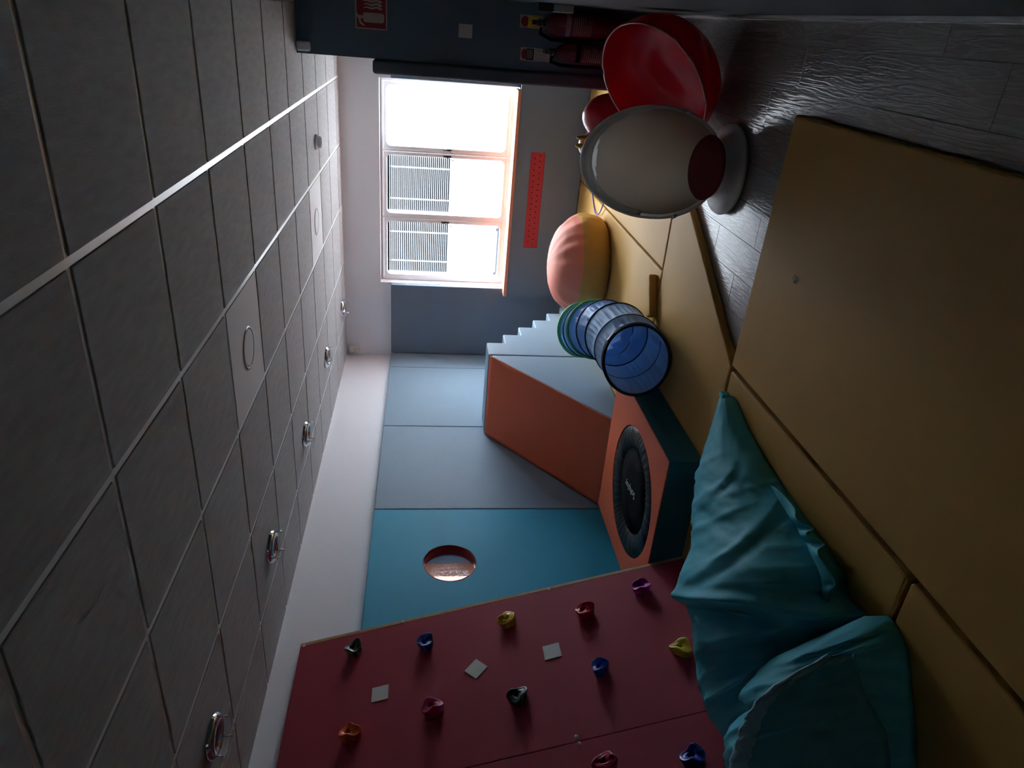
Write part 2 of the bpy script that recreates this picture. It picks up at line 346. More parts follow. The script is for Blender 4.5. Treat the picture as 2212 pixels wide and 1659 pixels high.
for c in range(3):
    a, b_ = edges[2 * c] + .003, edges[2 * c + 1] - .003; z0, z1 = FZ0 + t + .003, FZ1 - t - .003; s = .030
    bm = bmesh.new(); n = 6; R = .045
    # sash with a rounded glass opening
    outer = []; inner = []
    ix0, ix1, iz0, iz1 = a + s, b_ - s, z0 + s, z1 - s
    for (cx, cz, ox, oz, a0) in ((ix1 - R, iz1 - R, b_, z1, 0), (ix0 + R, iz1 - R, a, z1, PI / 2), (ix0 + R, iz0 + R, a, z0, PI), (ix1 - R, iz0 + R, b_, z0, 1.5 * PI)):
        for q in range(n + 1):
            an = a0 + PI / 2 * q / n; inner.append((cx + R * math.cos(an), cz + R * math.sin(an))); outer.append((ox, oz))
    m_ = len(inner)
    V = {}
    for y in (yw0 - .012, yw1 - .01):
        V[y] = ([bm.verts.new((p[0], y, p[1])) for p in outer], [bm.verts.new((p[0], y, p[1])) for p in inner])
    ys = list(V)
    for i in range(m_):
        j = (i + 1) % m_
        for y in ys:
            if outer[i] == outer[j]: bm.faces.new((V[y][0][i], V[y][1][j], V[y][1][i]))
            else: bm.faces.new((V[y][0][i], V[y][0][j], V[y][1][j], V[y][1][i]))
        bm.faces.new((V[ys[0]][1][i], V[ys[0]][1][j], V[ys[1]][1][j], V[ys[1]][1][i]))
        if outer[i] != outer[j]: bm.faces.new((V[ys[0]][0][i], V[ys[0]][0][j], V[ys[1]][0][j], V[ys[1]][0][i]))
    bmesh.ops.remove_doubles(bm, verts=bm.verts, dist=1e-5)
    sash = bm_obj('sash', bm, M['upvc'], win)
    box('pane', ix0 - .005, ix1 + .005, 7.528, 7.532, iz0 - .005, iz1 + .005, M['clear'], win)
    bm = bmesh.new()
    hx = (b_ - .02) if c == 0 else (a + .02) if c == 2 else (b_ - .02)
    add_box(bm, hx - .009, hx + .009, yw0 - .022, yw0 - .012, 1.34, 1.42); add_box(bm, hx - .006, hx + .006, yw0 - .045, yw0 - .022, 1.40, 1.415)
    auto_bevel(bm, .002, 1)
    bm_obj('window_handle', bm, M['dark_metal'], sash)
    tube('handle_lever', [(hx, yw0 - .04, 1.407), (hx - .01, yw0 - .042, 1.37), (hx - .035, yw0 - .042, 1.31)], .0035, M['dark_metal'], sash, 8)
box('window_gasket', FX0, FX1, yw0 - .002, yw0, FZ1 - .012, FZ1 - .006, M['gasket'], win)
# venetian blinds behind the panes of two casements
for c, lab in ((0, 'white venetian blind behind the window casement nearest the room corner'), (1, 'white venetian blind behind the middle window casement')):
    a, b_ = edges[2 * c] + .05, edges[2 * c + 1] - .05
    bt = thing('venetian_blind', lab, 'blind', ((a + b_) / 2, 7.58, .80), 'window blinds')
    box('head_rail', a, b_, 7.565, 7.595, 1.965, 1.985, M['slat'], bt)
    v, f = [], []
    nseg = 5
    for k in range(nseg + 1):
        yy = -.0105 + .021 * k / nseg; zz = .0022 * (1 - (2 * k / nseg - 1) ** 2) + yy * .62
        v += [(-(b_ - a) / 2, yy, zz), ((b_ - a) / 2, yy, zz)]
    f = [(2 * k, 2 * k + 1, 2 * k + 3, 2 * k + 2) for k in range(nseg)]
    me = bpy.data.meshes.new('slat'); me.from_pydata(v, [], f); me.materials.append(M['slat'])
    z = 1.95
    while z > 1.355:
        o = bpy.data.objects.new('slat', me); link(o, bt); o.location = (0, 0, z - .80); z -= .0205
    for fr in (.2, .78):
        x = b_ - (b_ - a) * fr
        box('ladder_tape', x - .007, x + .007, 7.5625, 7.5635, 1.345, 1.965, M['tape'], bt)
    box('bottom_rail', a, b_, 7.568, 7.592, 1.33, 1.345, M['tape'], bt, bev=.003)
# outside: pale ground and a low rail
gr = struct(box('ground_outside', -30, 26, 7.75, 40, -.45, -.25, M['concrete']))
fb_ = thing('building', 'pale rendered building across the yard right of the window view', 'building', (4, 14.2, -.25))
box('facade_wall', -2.28, 10, 14.0, 16.0, -.25, 4.6, M['facade'], fb_); box('parapet', -2.26, 10.1, 13.9, 16.1, 4.6, 4.75, M['concrete'], fb_)
fb_ = thing('building', 'dark clad building across the yard behind the window blinds', 'building', (-8, 14.2, -.25))
box('facade_wall', -14, -2.30, 14.0, 16.0, -.25, 4.6, M['facade_dark'], fb_); box('parapet', -14.1, -2.30, 13.9, 16.1, 4.6, 4.75, M['facade_dark'], fb_)
rail = thing('garden_rail', 'low grey metal rail outside behind the window casement nearest the corner', 'railing', (-2.75, 9.2, -.25))
for z in (.62, .52): box('rail_bar', -3.10, -2.42, 9.19, 9.21, z, z + .022, M['rail_dark'], rail)
for x in (-3.06, -2.46): box('rail_post', x - .015, x + .015, 9.212, 9.24, -.25, .66, M['rail_dark'], rail)

# adjoining room seen through the round hole
struct(box('wall_adjoining_far', -4.72, -4.60, 5.07, 6.4, 0, 2.55, M['pad_grey']))
bm = bmesh.new(); add_box(bm, -4.72, -4.60, 2.9, 5.07, 0, 1.1); add_box(bm, -4.72, -4.60, 2.9, 5.07, 1.6, 2.55); add_box(bm, -4.72, -4.60, 2.9, 4.72, 1.1, 1.6)
struct(bm_obj('wall_adjoining_window', bm, M['pad_slate']))
bm = bmesh.new(); add_box(bm, -4.72, -3.50, 6.4, 6.5, 0, 2.55); add_box(bm, -4.72, -3.50, 2.8, 2.9, 0, 2.55); add_box(bm, -4.72, -3.50, 2.8, 6.5, 2.55, 2.62); add_box(bm, -4.72, -3.50, 2.8, 6.5, -.1, 0)
struct(bm_obj('wall_adjoining_shell', bm, M['pad_grey']))
tag(box('padded_post', -4.598, -4.50, 4.945, 5.125, .002, 2.4, M['orange_plain'], bev=.02), 'orange padded post seen through the round hole', 'pad')

# ------------------------------------------------------------------ wall pads
G = 'padded wall panels'
PX = -3.40
tag(box('wall_pad', XL, PX, 6.975, 7.325, .055, 1.938, M['pad_grey'], bev=.006), 'narrow blue-grey padded strip filling the room corner left of the window', 'wall pad', G)
tag(box('wall_pad', XL, PX, 5.735, 6.971, .055, 1.938, M['pad_grey'], bev=.008), 'blue-grey padded wall panel behind the foam steps next to the corner strip', 'wall pad', G)
tag(box('wall_pad', XL, PX, 4.482, 5.727, .055, 1.938, M['pad_grey'], bev=.008), 'blue-grey padded wall panel beside the slide touching the turquoise panel', 'wall pad', G)
tp = thing('wall_pad', 'turquoise padded wall panel with a round red-lined hole', 'wall pad', (PX, HY, .055), G)
wall_with_hole('panel', XL, PX, 3.22, 4.474, .055, 1.938, HR, M['pad_teal'], tp, bev=.006)
lathe('hole_lining', [(HR, .0), (HR - .004, .0), (HR - .004, -.082), (HR + .0, -.082)], M['red_lining'], tp, place((PX + .001, HY, HZ), (1, 0, 0)), 64)
lathe('acrylic_pane', [(.0005, 0), (.06, 0), (.12, 0), (HR - .005, 0)], M['acrylic'], tp, place((PX - .078, HY, HZ), (1, 0, 0)), 48)
tag(box('wall_pad', PX + .0, -2.603, 7.335, YB, .055, 1.938, M['pad_slate'], bev=.008), 'slate grey padded panel on the window wall left of the window', 'wall pad', G)
tag(box('wall_pad', -.565, XR, 7.345, YB, .055, 1.938, M['pad_slate'], bev=.008), 'thin visible strip of grey padding right of the window behind the partition', 'wall pad', G)
tag(box('column_pad', -.375, -.287, 5.10, 5.40, .005, 1.952, M['pad_dark'], bev=.022, seg=5), 'charcoal pad with rounded corners capping the end of the partition wall', 'wall pad')

# radiator cover under the window
rc = thing('radiator_cover', 'grey padded radiator cover with orange top and red perforated strip', 'radiator cover', (-1.6, 7.2, .055))
RY, RZ = 7.20, .742
bm = bmesh.new(); gx0, gx1, gz0, gz1 = -2.095, -1.133, .425, .570
add_box(bm, -2.625, gx0, RY, RY + .04, .055, RZ - .03); add_box(bm, gx1, XR - .01, RY, RY + .04, .055, RZ - .03)
add_box(bm, gx0, gx1, RY, RY + .04, .055, gz0); add_box(bm, gx0, gx1, RY, RY + .04, gz1, RZ - .03)
add_box(bm, -2.625, -2.585, RY + .04, YB - .067, .055, RZ - .03)
bm_obj('front_panel', bm, M['pad_slate'], rc)
gp = box('grille', gx0, gx1, RY + .012, RY + .02, gz0, gz1, M['red_grille'], rc)
v, f = [], []
for i in range(17):
    for r_ in range(2):
        cx = gx0 + .035 + i * .056 + (.028 if r_ else 0); cz = gz0 + .048 + r_ * .052
        if cx > gx1 - .02: continue
        b0 = len(v); v += [(cx + .0062 * math.cos(a * PI / 4), RY + .0114, cz + .0062 * math.sin(a * PI / 4)) for a in range(8)]; f.append(tuple(range(b0, b0 + 8)))
o = mesh_obj('perforations', v, f, M['black'], gp); o['kind'] = 'stuff'
bm = bmesh.new(); sx0, sx1 = -2.10, -1.16
add_box(bm, -2.64, sx0, RY - .008, 7.49, RZ - .03, RZ); add_box(bm, sx1, -.58, RY - .008, 7.49, RZ - .03, RZ)
add_box(bm, sx0, sx1, RY - .008, RY + .055, RZ - .03, RZ); add_box(bm, sx0, sx1, RY + .072, 7.49, RZ - .03, RZ)
bm_obj('top_pad', bm, M['orange_plain'], rc)
box('vent_slot', sx0, sx1, RY + .055, RY + .072, RZ - .03, RZ - .02, M['black'], rc)

# ------------------------------------------------------------------ floor mats
MG = 'mustard floor mats'
def floor_mat(poly, label, z1=.05):
    return tag(prism('floor_mat', poly, 'z', 0, z1, M['mustard'], bev=.012), label, 'mat', MG)
floor_mat([(-1.372, 4.352), (-.742, 4.352), (-.44, 4.877), (-.44, 7.19), (-1.372, 7.19)], 'mustard mat behind the white egg chair reaching to the radiator cover')
floor_mat([(-3.385, 3.10), (-1.468, 3.10), (-.752, 4.338), (-3.385, 4.338)], 'mustard mat with a slanted edge under the blue play tunnel')
floor_mat([(-3.385, 4.352), (-1.385, 4.352), (-1.385, 7.19), (-2.64, 7.19), (-2.64, 7.325), (-3.385, 7.325)], 'mustard mat under the coral bean bag and the foam slide')
floor_mat([(-1.462, .25), (-.262, .25), (-.262, 3.062), (-1.462, 3.098)], 'large mustard mat in the foreground with a bare corner on the wood floor')
floor_mat([(-2.70, 1.588), (-1.485, 1.588), (-1.485, 3.088), (-2.70, 3.088)], 'mustard mat under the teal bean bag beside the large front mat')
floor_mat([(-2.70, .30), (-1.485, .30), (-1.485, 1.572), (-2.70, 1.572)], 'mustard mat nearest the camera at the climbing wall side')
# mustard foam bar lying on the mats
d = Vector((-.86, -.51, 0)).normalized(); nrm = Vector((d.y, -d.x, 0)); a0 = Vector((-1.43, 4.43, 0)); a1 = a0 + d * .285; wv = nrm * (-.07)
if wv.y < 0: wv = -wv
prism('foam_bar_tmp', [(a0.x, a0.y), (a1.x, a1.y), (a1.x + wv.x, a1.y + wv.y), (a0.x + wv.x, a0.y + wv.y)], 'z', .05, .105, M['mustard'], bev=.012)
fb = bpy.data.objects['foam_bar_tmp']; fb.name = 'foam_bar'; tag(fb, 'short mustard foam bar lying behind the mouth of the blue tunnel', 'foam bar')
# scrap of paper
v = []; f = []
for i in range(5):
    for k in range(5):
        x, y = -.890 + .032 * i / 4, 2.700 + .028 * k / 4
        v.append((x, y, .051 + .007 * abs(noise.noise((i * .9, k * .7, 3))) + (.003 if (i + k) % 3 == 0 else 0)))
for i in range(4):
    for k in range(4): f.append((i * 5 + k, i * 5 + k + 1, i * 5 + k + 6, i * 5 + k + 5))
o = mesh_obj('paper_scrap', v, f, M['cream']); m_ = o.modifiers.new('solid', 'SOLIDIFY'); m_.thickness = .0015
tag(o, 'tiny crumpled white paper scrap on the large front mat', 'paper scrap')

# ------------------------------------------------------------------ foam steps and slide
SX0, SX1 = -3.392, -2.604
prof = [(5.625, .055), (5.625, 1.02), (5.884, 1.02)]
y, z = 5.884, 1.02
for i in range(5):
    z -= .166; prof += [(y, z), (y + .192, z)]; y += .192
prof += [(y, .055)]
st = thing('foam_steps', 'blue-grey soft foam steps climbing beside the corner wall pads', 'play steps', ((SX0 + SX1) / 2, 6.2, .055))
prism('step_block', prof, 'x', SX0, SX1, M['pad_grey'], st, bev=.012)
sl = thing('foam_slide', 'foam slide wedge with orange slope and blue-grey side', 'slide', ((SX0 + SX1) / 2, 5.0, .055))
tri = [(5.612, .055), (5.612, 1.0), (5.585, 1.0), (4.37, .055)]
prism('wedge_side', [(5.612, .055), (5.612, .992), (5.585, .992), (4.385, .055)], 'x', SX0 + .004, SX1, M['pad_grey'], sl, bev=.010)
# orange slope sheet, gently rumpled towards the foot
v, f = [], []; nu, nv = 40, 24
P0, P1 = Vector((0, 5.60, 1.005)), Vector((0, 4.372, .057)); dn = Vector((0, -(1.005 - .057), 5.60 - 4.372)).normalized(); dn = Vector((0, -.61, .79))
for i in range(nu + 1):
    t = i / nu; p = P0.lerp(P1, t)
    for k in range(nv + 1):
        x = SX0 + .002 + (SX1 + .003 - SX0 - .002) * k / nv; s_ = k / nv
        w = .012 * math.exp(-((t - .86 + .25 * (s_ - .3)) / .02) ** 2) * max(0, 1 - abs(s_ - .2) / .35) + .004 * noise.noise((x * 3, t * 5, 1)) * math.sin(PI * t)
        v.append((x, p.y + dn.y * (.006 + w), p.z + dn.z * (.006 + w)))
for i in range(nu):
    for k in range(nv): a = i * (nv + 1) + k; f.append((a, a + 1, a + nv + 2, a + nv + 1))
o = mesh_obj('slope_cover', v, f, M['orange'], sl, True); m_ = o.modifiers.new('solid', 'SOLIDIFY'); m_.thickness = .006; m_.offset = -1

# ------------------------------------------------------------------ trampoline block
TX0, TX1, TY0, TY1, TZ = -3.21, -2.075, 3.145, 4.285, .25
TC = Vector((-2.635, 3.655)); TR = .425
tb = thing('trampoline_block', 'square foam trampoline with orange top and dark teal sides', 'trampoline', (TC.x, TC.y, .05))
def ring_plate(name, z0, z1, m):
    n = 96; bm = bmesh.new(); outer = []; 
    for i in range(n):
        a = 2 * PI * (i + .5) / n; c, s = math.cos(a), math.sin(a)
        t = min((TX1 - TC.x) / c if c > 0 else (TX0 - TC.x) / c, (TY1 - TC.y) / s if s > 0 else (TY0 - TC.y) / s); outer.append([TC.x + t * c, TC.y + t * s])
    for cx in (TX0, TX1):
        for cy in (TY0, TY1):
            k = min(range(n), key=lambda i: (outer[i][0] - cx) ** 2 + (outer[i][1] - cy) ** 2); outer[k] = [cx, cy]
    inner = [(TC.x + TR * math.cos(2 * PI * (i + .5) / n), TC.y + TR * math.sin(2 * PI * (i + .5) / n)) for i in range(n)]
    L = {z: ([bm.verts.new((*p, z)) for p in outer], [bm.verts.new((*p, z)) for p in inner]) for z in (z0, z1)}
    for i in range(n):
        j = (i + 1) % n
        for z in (z0, z1): bm.faces.new((L[z][0][i], L[z][0][j], L[z][1][j], L[z][1][i]))
        bm.faces.new((L[z0][0][i], L[z0][0][j], L[z1][0][j], L[z1][0][i])); bm.faces.new((L[z0][1][i], L[z0][1][j], L[z1][1][j], L[z1][1][i]))
    return bm_obj(name, bm, m, tb)
ring_plate('foam_body', .05, TZ - .006, M['teal_dark'])
ring_plate('orange_top', TZ - .006, TZ, M['orange'])
# gathered black skirt between the edge and the jumping mat
v, f = [], []; n = 216; rings = [(TR - .001, -.014), (TR - .012, -.002), (TR - .05, .008), (TR - .10, .004), (TR - .142, -.012), (TR - .148, -.02)]
for k, (r, z) in enumerate(rings):
    for i in range(n):
        a = 2 * PI * i / n; w = (.0035 * math.sin(a * 54 + 2 * math.sin(a * 7)) + .002 * math.sin(a * 83)) * math.sin(PI * k / (len(rings) - 1)) ** .7
        v.append((TC.x + r * math.cos(a), TC.y + r * math.sin(a), TZ + z + w))
for k in range(len(rings) - 1):
    for i in range(n): j = (i + 1) % n; f.append((k * n + i, k * n + j, (k + 1) * n + j, (k + 1) * n + i))
mesh_obj('gathered_skirt', v, f, M['black_vinyl'], tb, True)
jm = lathe('jumping_mat', [(.0005, -.014), (.15, -.014), (.276, -.016), (.28, -.03), (.0005, -.032)], M['black'], tb, Matrix.Translation((TC.x, TC.y, TZ)), 64)
# printed word
cu = bpy.data.curves.new('print', 'FONT'); cu.body = 'Softplay'; cu.size = .068; cu.align_x = 'CENTER'; cu.align_y = 'CENTER'
to = bpy.data.objects.new('print_tmp', cu); COL.objects.link(to); bpy.context.view_layer.update()
me = bpy.data.meshes.new_from_object(to.evaluated_get(bpy.context.evaluated_depsgraph_get())); bpy.data.objects.remove(to)
xd = Vector((.35, .94, 0)).normalized(); xd = Vector((-.05, 1, 0)).normalized()
xd = Vector((-.15, .985, 0)).normalized(); yd = Vector((-xd.y, xd.x, 0))
me.transform(Matrix(((xd.x, yd.x, 0, -2.655), (xd.y, yd.y, 0, 3.70), (0, 0, 1, TZ - .0132), (0, 0, 0, 1))))
finish('printed_word', me, M['print_white'], jm)

# ------------------------------------------------------------------ climbing wall
B0 = Vector((-2.725, 0, .05)); EU = Vector((-3.42 + 2.725, 0, 2.236)); BL = EU.length; EU.normalize(); BN = Vector((EU.z, 0, -EU.x)).normalized()
if BN.x < 0: BN = -BN
def bpt(y, t, o=0): return B0 + EU * t + BN * o + Vector((0, y, 0))
cw = thing('climbing_wall', 'leaning dark red climbing board with a bare plywood edge', 'climbing wall', (-2.8, 2.2, .05))
def board(name, ya0, ya1, yb0, yb1, th, m, off=0):
    bm = bmesh.new(); V = []
    for o in (off, off - th):
        V.append([bm.verts.new(bpt(*q, o)) for q in ((ya0, .004), (yb0, .004), (yb1, BL), (ya1, BL))])
    bm.faces.new(V[0]); bm.faces.new(V[1])
    for i in range(4): bm.faces.new((V[0][i], V[0][(i + 1) % 4], V[1][(i + 1) % 4], V[1][i]))
    bmesh.ops.recalc_face_normals(bm, faces=bm.faces)
    auto_bevel(bm, .0015, 1)
    return bm_obj(name, bm, m, cw)
board('board_panel', 2.1335, 2.1535, 3.112, 3.168, .018, M['board_red'])
board('board_panel', .93, .95, 2.1295, 2.1495, .018, M['board_red'])
board('plywood_edge', 3.112, 3.168, 3.132, 3.190, .018, M['wood_edge'], .001)
# cap screws
def bolt(y, t):
    lathe('screw_cap', [(.010, 0), (.010, .004), (.007, .008), (.0005, .0095)], M['cream'], cw, place(bpt(y, t, .0005), BN), 16)
for y, t in ((3.155, 1.708), (3.130, .813), (3.165, 2.317), (2.163, .83), (2.125, .825)): bolt(y, t)
# holds
def hold_mesh(seed, R=.045, Hh=.055, asp=1.2):
    rnd = random.Random(seed); n = 36; v, f = [], []
    a2, a3, a4 = rnd.uniform(0, 6.28), rnd.uniform(0, 6.28), rnd.uniform(0, 6.28); b2 = rnd.uniform(0, 6.28)
    hx, hy = rnd.uniform(-.28, .28), -.30
    prof = [(.80, 0), (.84, .30), (.92, .62), (1.0, .84), (1.0, .97), (.88, 1.02), (.68, .97), (.46, .90), (.27, .86), (.24, .25), (.01, .22)]
    for (pr, pz) in prof:
        for i in range(n):
            a = 2 * PI * i / n
            r = R * (1 + .12 * math.cos(2 * a + a2) + .15 * math.cos(3 * a + a3) + .07 * math.cos(5 * a + a4))
            h = Hh * (1 + .20 * math.cos(2 * a + b2) * min(1, pz)) if pr > .5 else Hh
            blend = 0 if pr > .5 else (1 - pr / .5)
            x = r * pr * math.cos(a) * (1 if pr > .3 else .8); y = r * pr * math.sin(a) * asp * (1 if pr > .3 else .8)
            v.append((x + hx * R * blend, y + hy * R * blend, h * pz))
    for k in range(len(prof) - 1):
        for i in range(n): j = (i + 1) % n; f.append((k * n + i, k * n + j, (k + 1) * n + j, (k + 1) * n + i))
    b0 = (len(prof) - 1) * n; f.append(tuple(range(b0, b0 + n)))
    me = bpy.data.meshes.new('climbing_hold'); me.from_pydata(v, [], f)
    for p in me.polygons: p.use_smooth = True
    return me
HOLD = [('dark green climbing hold near the top far corner of the board', 3.018, 1.985, (.03, .075, .05), 1),
        ('blue climbing hold, upper of the two in the far column of the board', 2.928, 1.559, (.02, .07, .38), 2),
        ('yellow climbing hold in the far column of the board above the bright red one', 2.949, 1.077, (.75, .50, .04), 3),
        ('bright red climbing hold between the yellow and magenta ones', 2.873, .645, (.62, .03, .05), 4),
        ('magenta climbing hold low at the far edge of the board', 2.943, .296, (.42, .02, .28), 5),
        ('yellow climbing hold lowest on the board just above the teal bean bag', 2.481, .216, (.75, .55, .05), 6),
        ('blue climbing hold on the board between the dark green and low yellow ones', 2.485, .642, (.02, .08, .45), 7),
        ('dark green climbing hold in the middle of the board', 2.432, 1.077, (.045, .075, .055), 8),
        ('dark pink climbing hold high in the near column of the board', 2.495, 1.521, (.50, .04, .12), 9),
        ('orange climbing hold near the top of the board', 2.464, 1.953, (.85, .15, .04), 10),
        ('dull red climbing hold cut by the picture edge beyond the board joint', 1.985, .726, (.48, .03, .08), 11),
        ('blue climbing hold beside the teal bean bag beyond the board joint', 1.915, .346, (.03, .06, .42), 12)]
for lab, y, t, c, sd in HOLD:
    me = hold_mesh(sd, .043, .055, 1.22 if sd not in (7,) else .95)
    me.materials.append(mat('hold_' + str(sd), c, .32, coat=.2))
    o = bpy.data.objects.new('climbing_hold', me); COL.objects.link(o); o.matrix_world = place(bpt(y, t, .0006), BN, (0, -1, 0)); subdiv(o, 1)
    tag(o, lab, 'climbing hold', 'climbing holds on the red board')
for lab, y, t, rot in (('white square plate highest on the red climbing board', 2.685, 1.818, 0), ('white square plate turned on its corner on the red board', 2.690, 1.286, .72), ('white square plate lowest of the three on the red board', 2.682, .867, .02)):
    bm = bmesh.new(); add_box(bm, -.046, .046, -.046, .046, 0, .004); auto_bevel(bm, .001, 1)
    o = bm_obj('square_plate', bm, M['sticker']); o.matrix_world = place(bpt(y, t, .0006), BN, (0, -1, 0)) @ Matrix.Rotation(rot, 4, 'Z')
    tag(o, lab, 'plate', 'square plates on the red board')

# ------------------------------------------------------------------ play tunnel
RT = .218
path = [(-1.800, 3.86), (-1.812, 4.08), (-1.850, 4.36), (-1.945, 4.67), (-2.045, 4.92), (-2.145, 5.14), (-2.225, 5.34)]
def tun_pos(s):
    tab = [(i, p[0], p[1]) for i, p in enumerate(path)]; return Vector((*lerp_table(tab, s), 0))
def tun_frame(s):
    p = tun_pos(s); a, b_ = tun_pos(max(s - .15, 0)), tun_pos(min(s + .15, len(path) - 1)); d_ = (b_ - a).normalized()
    if s < .8: d_ = (Vector((-.34, .93, .10)) * (1 - s / .8) + d_ * (s / .8)).normalized()
    tilt = {3: .10, 4: -.12, 5: .16, 6: .25}.get(round(s), 0); d_.z += tilt; d_.normalize()
    side = d_.cross(Vector((0, 0, 1))).normalized(); up = side.cross(d_)
    return p + Vector((0, 0, .05 + RT * 1.035 + .008)), side, up, d_
tu = thing('play_tunnel', 'blue nylon pop-up play tunnel with navy and green rings', 'play tunnel', (-1.95, 4.5, .05))
def ring_pts(s, R, n=64):
    c, sd, up, d_ = tun_frame(s); return [c + (sd * math.cos(2 * PI * i / n) + up * math.sin(2 * PI * i / n)) * R for i in range(n)]
for i in range(6):
    n = 180; m_ = 14; v, f = [], []
    c0, s0, u0, d0 = tun_frame(i); c1, s1, u1, d1 = tun_frame(i + 1)
    for k in range(m_ + 1):
        t = k / m_; c = c0.lerp(c1, t); ct = tun_pos(i + t); c.x, c.y = ct.x, ct.y
        sd = s0.lerp(s1, t).normalized(); up = u0.lerp(u1, t).normalized()
        for q in range(n):
            a = 2 * PI * q / n; env = math.sin(PI * t)
            wr = (.012 if i < 2 else .030) * noise.noise((math.cos(a) * 2.1 + i * 7, math.sin(a) * 2.1, t * 2.4 + i * 3.1)) + (.0 if i < 2 else .016) * (abs(noise.noise((math.cos(a) * 5 + i, math.sin(a) * 5, t * 4))) - .2) + (.005 * math.sin(a * 30 + 1.5 * math.sin(a * 5)) if i in (0, 1) else .004 * math.sin(a * 11 + 5 * t + i))
            r = RT - (.014 if i < 2 else .032 if i == 2 else .062) * env + wr * env
            v.append(c + (sd * math.cos(a) + up * math.sin(a)) * r)
    for k in range(m_):
        for q in range(n): j = (q + 1) % n; f.append((k * n + q, k * n + j, (k + 1) * n + j, (k + 1) * n + q))
    mesh_obj('fabric_section', v, f, M['tun_light' if i in (0, 1, 4) else 'tun_blue'], tu, True)
for s, key, r in ((0, 'navy', .010), (.22, 'navy', .004), (1, 'navy', .004), (2, 'navy', .008), (3, 'navy', .006), (3.5, 'green', .015), (5, 'navy', .006), (6, 'green', .015)):
    if s == 3.5: s = 4
    tube('hoop', ring_pts(s, RT + (.001 if r < .005 else 0)), r, M[key], tu, 8, True)
c, sd, up, d_ = tun_frame(.1)
bm = bmesh.new(); add_box(bm, -.012, .012, -.03, .03, 0, .004); bm.transform(place(c + (up * .80 + sd * .60).normalized() * (RT + .006), up * .80 + sd * .6, d_))
bm_obj('strap_tab', bm, M['navy'], tu)

# ------------------------------------------------------------------ coral and mustard bean bag
bb = thing('bean_bag', 'round bean bag with coral top and mustard sides below the window', 'bean bag', (-1.86, 5.96, .05))
def pouf(t0, t1, name, m, bump_):
    prof = [(.0, .30, .0), (.06, .37, .005), (.18, .41, .06), (.32, .425, .14), (.46, .42, .215), (.5, .412, .235), (.58, .385, .30), (.70, .32, .375), (.82, .22, .43), (.92, .11, .455), (1, .004, .462)]
    v, f = [], []; n = 72; m_ = 26
    for k in range(m_ + 1):
        t = t0 + (t1 - t0) * k / m_; r, z = lerp_table(prof, t)
        for i in range(n):
            a = 2 * PI * i / n; fold = bump_ * (noise.noise((math.cos(a) * 5, math.sin(a) * 5, t * 2.5)) + .6 * abs(noise.noise((math.cos(a) * 11, math.sin(a) * 11, t * 2)))) * (1 - t * .4) * (1 if t < .62 else max(.12, 1 - (t - .62) * 3))
            rr = r + fold * min(1, r * 4) * (1 if t > .04 else 0)
            v.append((-1.86 + rr * math.cos(a) - .06 * max(0, z - .2), 5.96 + rr * math.sin(a) * .96, .052 + max(0, z + .5 * fold * (t > .06))))
    for k in range(m_):
        for i in range(n): j = (i + 1) % n; f.append((k * n + i, k * n + j, (k + 1) * n + j, (k + 1) * n + i))
    if t0 == 0: f.append(tuple(range(n))[::-1])
    o = mesh_obj(name, v, f, m, bb, True); return o
pouf(0, .5, 'mustard_base', M['mustard'], .030); pouf(.5, 1, 'coral_top', M['coral'], .030)

# ------------------------------------------------------------------ egg chair
EC = Vector((-.604, 3.735, .432)); ER = Vector((.277, .295, .368))
eg = thing('egg_chair', 'white egg-shaped swivel chair with beige lining and maroon seat', 'chair', (EC.x, EC.y, 0))
cut_n = Vector((.11, -.945, .31)).normalized(); cut_o = .045
def egg_pt(th, ph, k=1.0):
    """th angle from the opening axis, ph around it"""
    a, b_, d_ = frame_of(cut_n); u = cut_n * math.cos(th) + (a * math.cos(ph) + b_ * math.sin(ph)) * math.sin(th)
    q = 1 / math.sqrt((u.x / ER.x) ** 2 + (u.y / ER.y) ** 2 + (u.z / ER.z) ** 2)
    p = u * q * k
    w = 1 + .10 * (-p.z / ER.z) if p.z < 0 else 1 + .03 * (-p.z / ER.z)
    return EC + Vector((p.x * w, p.y * w, p.z))
def shell(name, k, th0, m, thick, parent, inward=True, zmax=None):
    v, f = [], []; nr, n = 30, 80
    for r_ in range(nr + 1):
        for i in range(n):
            ph = 2 * PI * i / n
            # start angle on the cutting plane
            lo, hi = .3, 1.8
            for _ in range(24):
                mid = (lo + hi) / 2
                if (egg_pt(mid, ph, 1.0) - EC).dot(cut_n) > cut_o + th0: lo = mid
                else: hi = mid
            th = lo + (PI - lo) * r_ / nr
            v.append(egg_pt(th, ph, k))
    for r_ in range(nr):
        for i in range(n): j = (i + 1) % n; f.append((r_ * n + i, r_ * n + j, (r_ + 1) * n + j, (r_ + 1) * n + i))
    if zmax is not None: f = [q for q in f if all(v[x].z < zmax for x in q)]
    o = mesh_obj(name, v, f, m, parent, True)
    if thick: md = o.modifiers.new('solid', 'SOLIDIFY'); md.thickness = thick; md.offset = 0
    return o
shell('outer_shell', 1.0, 0, M['egg_white'], 0, eg)
shell('inner_lining', .945, -.06, M['egg_lining'], 0, eg, zmax=.69)
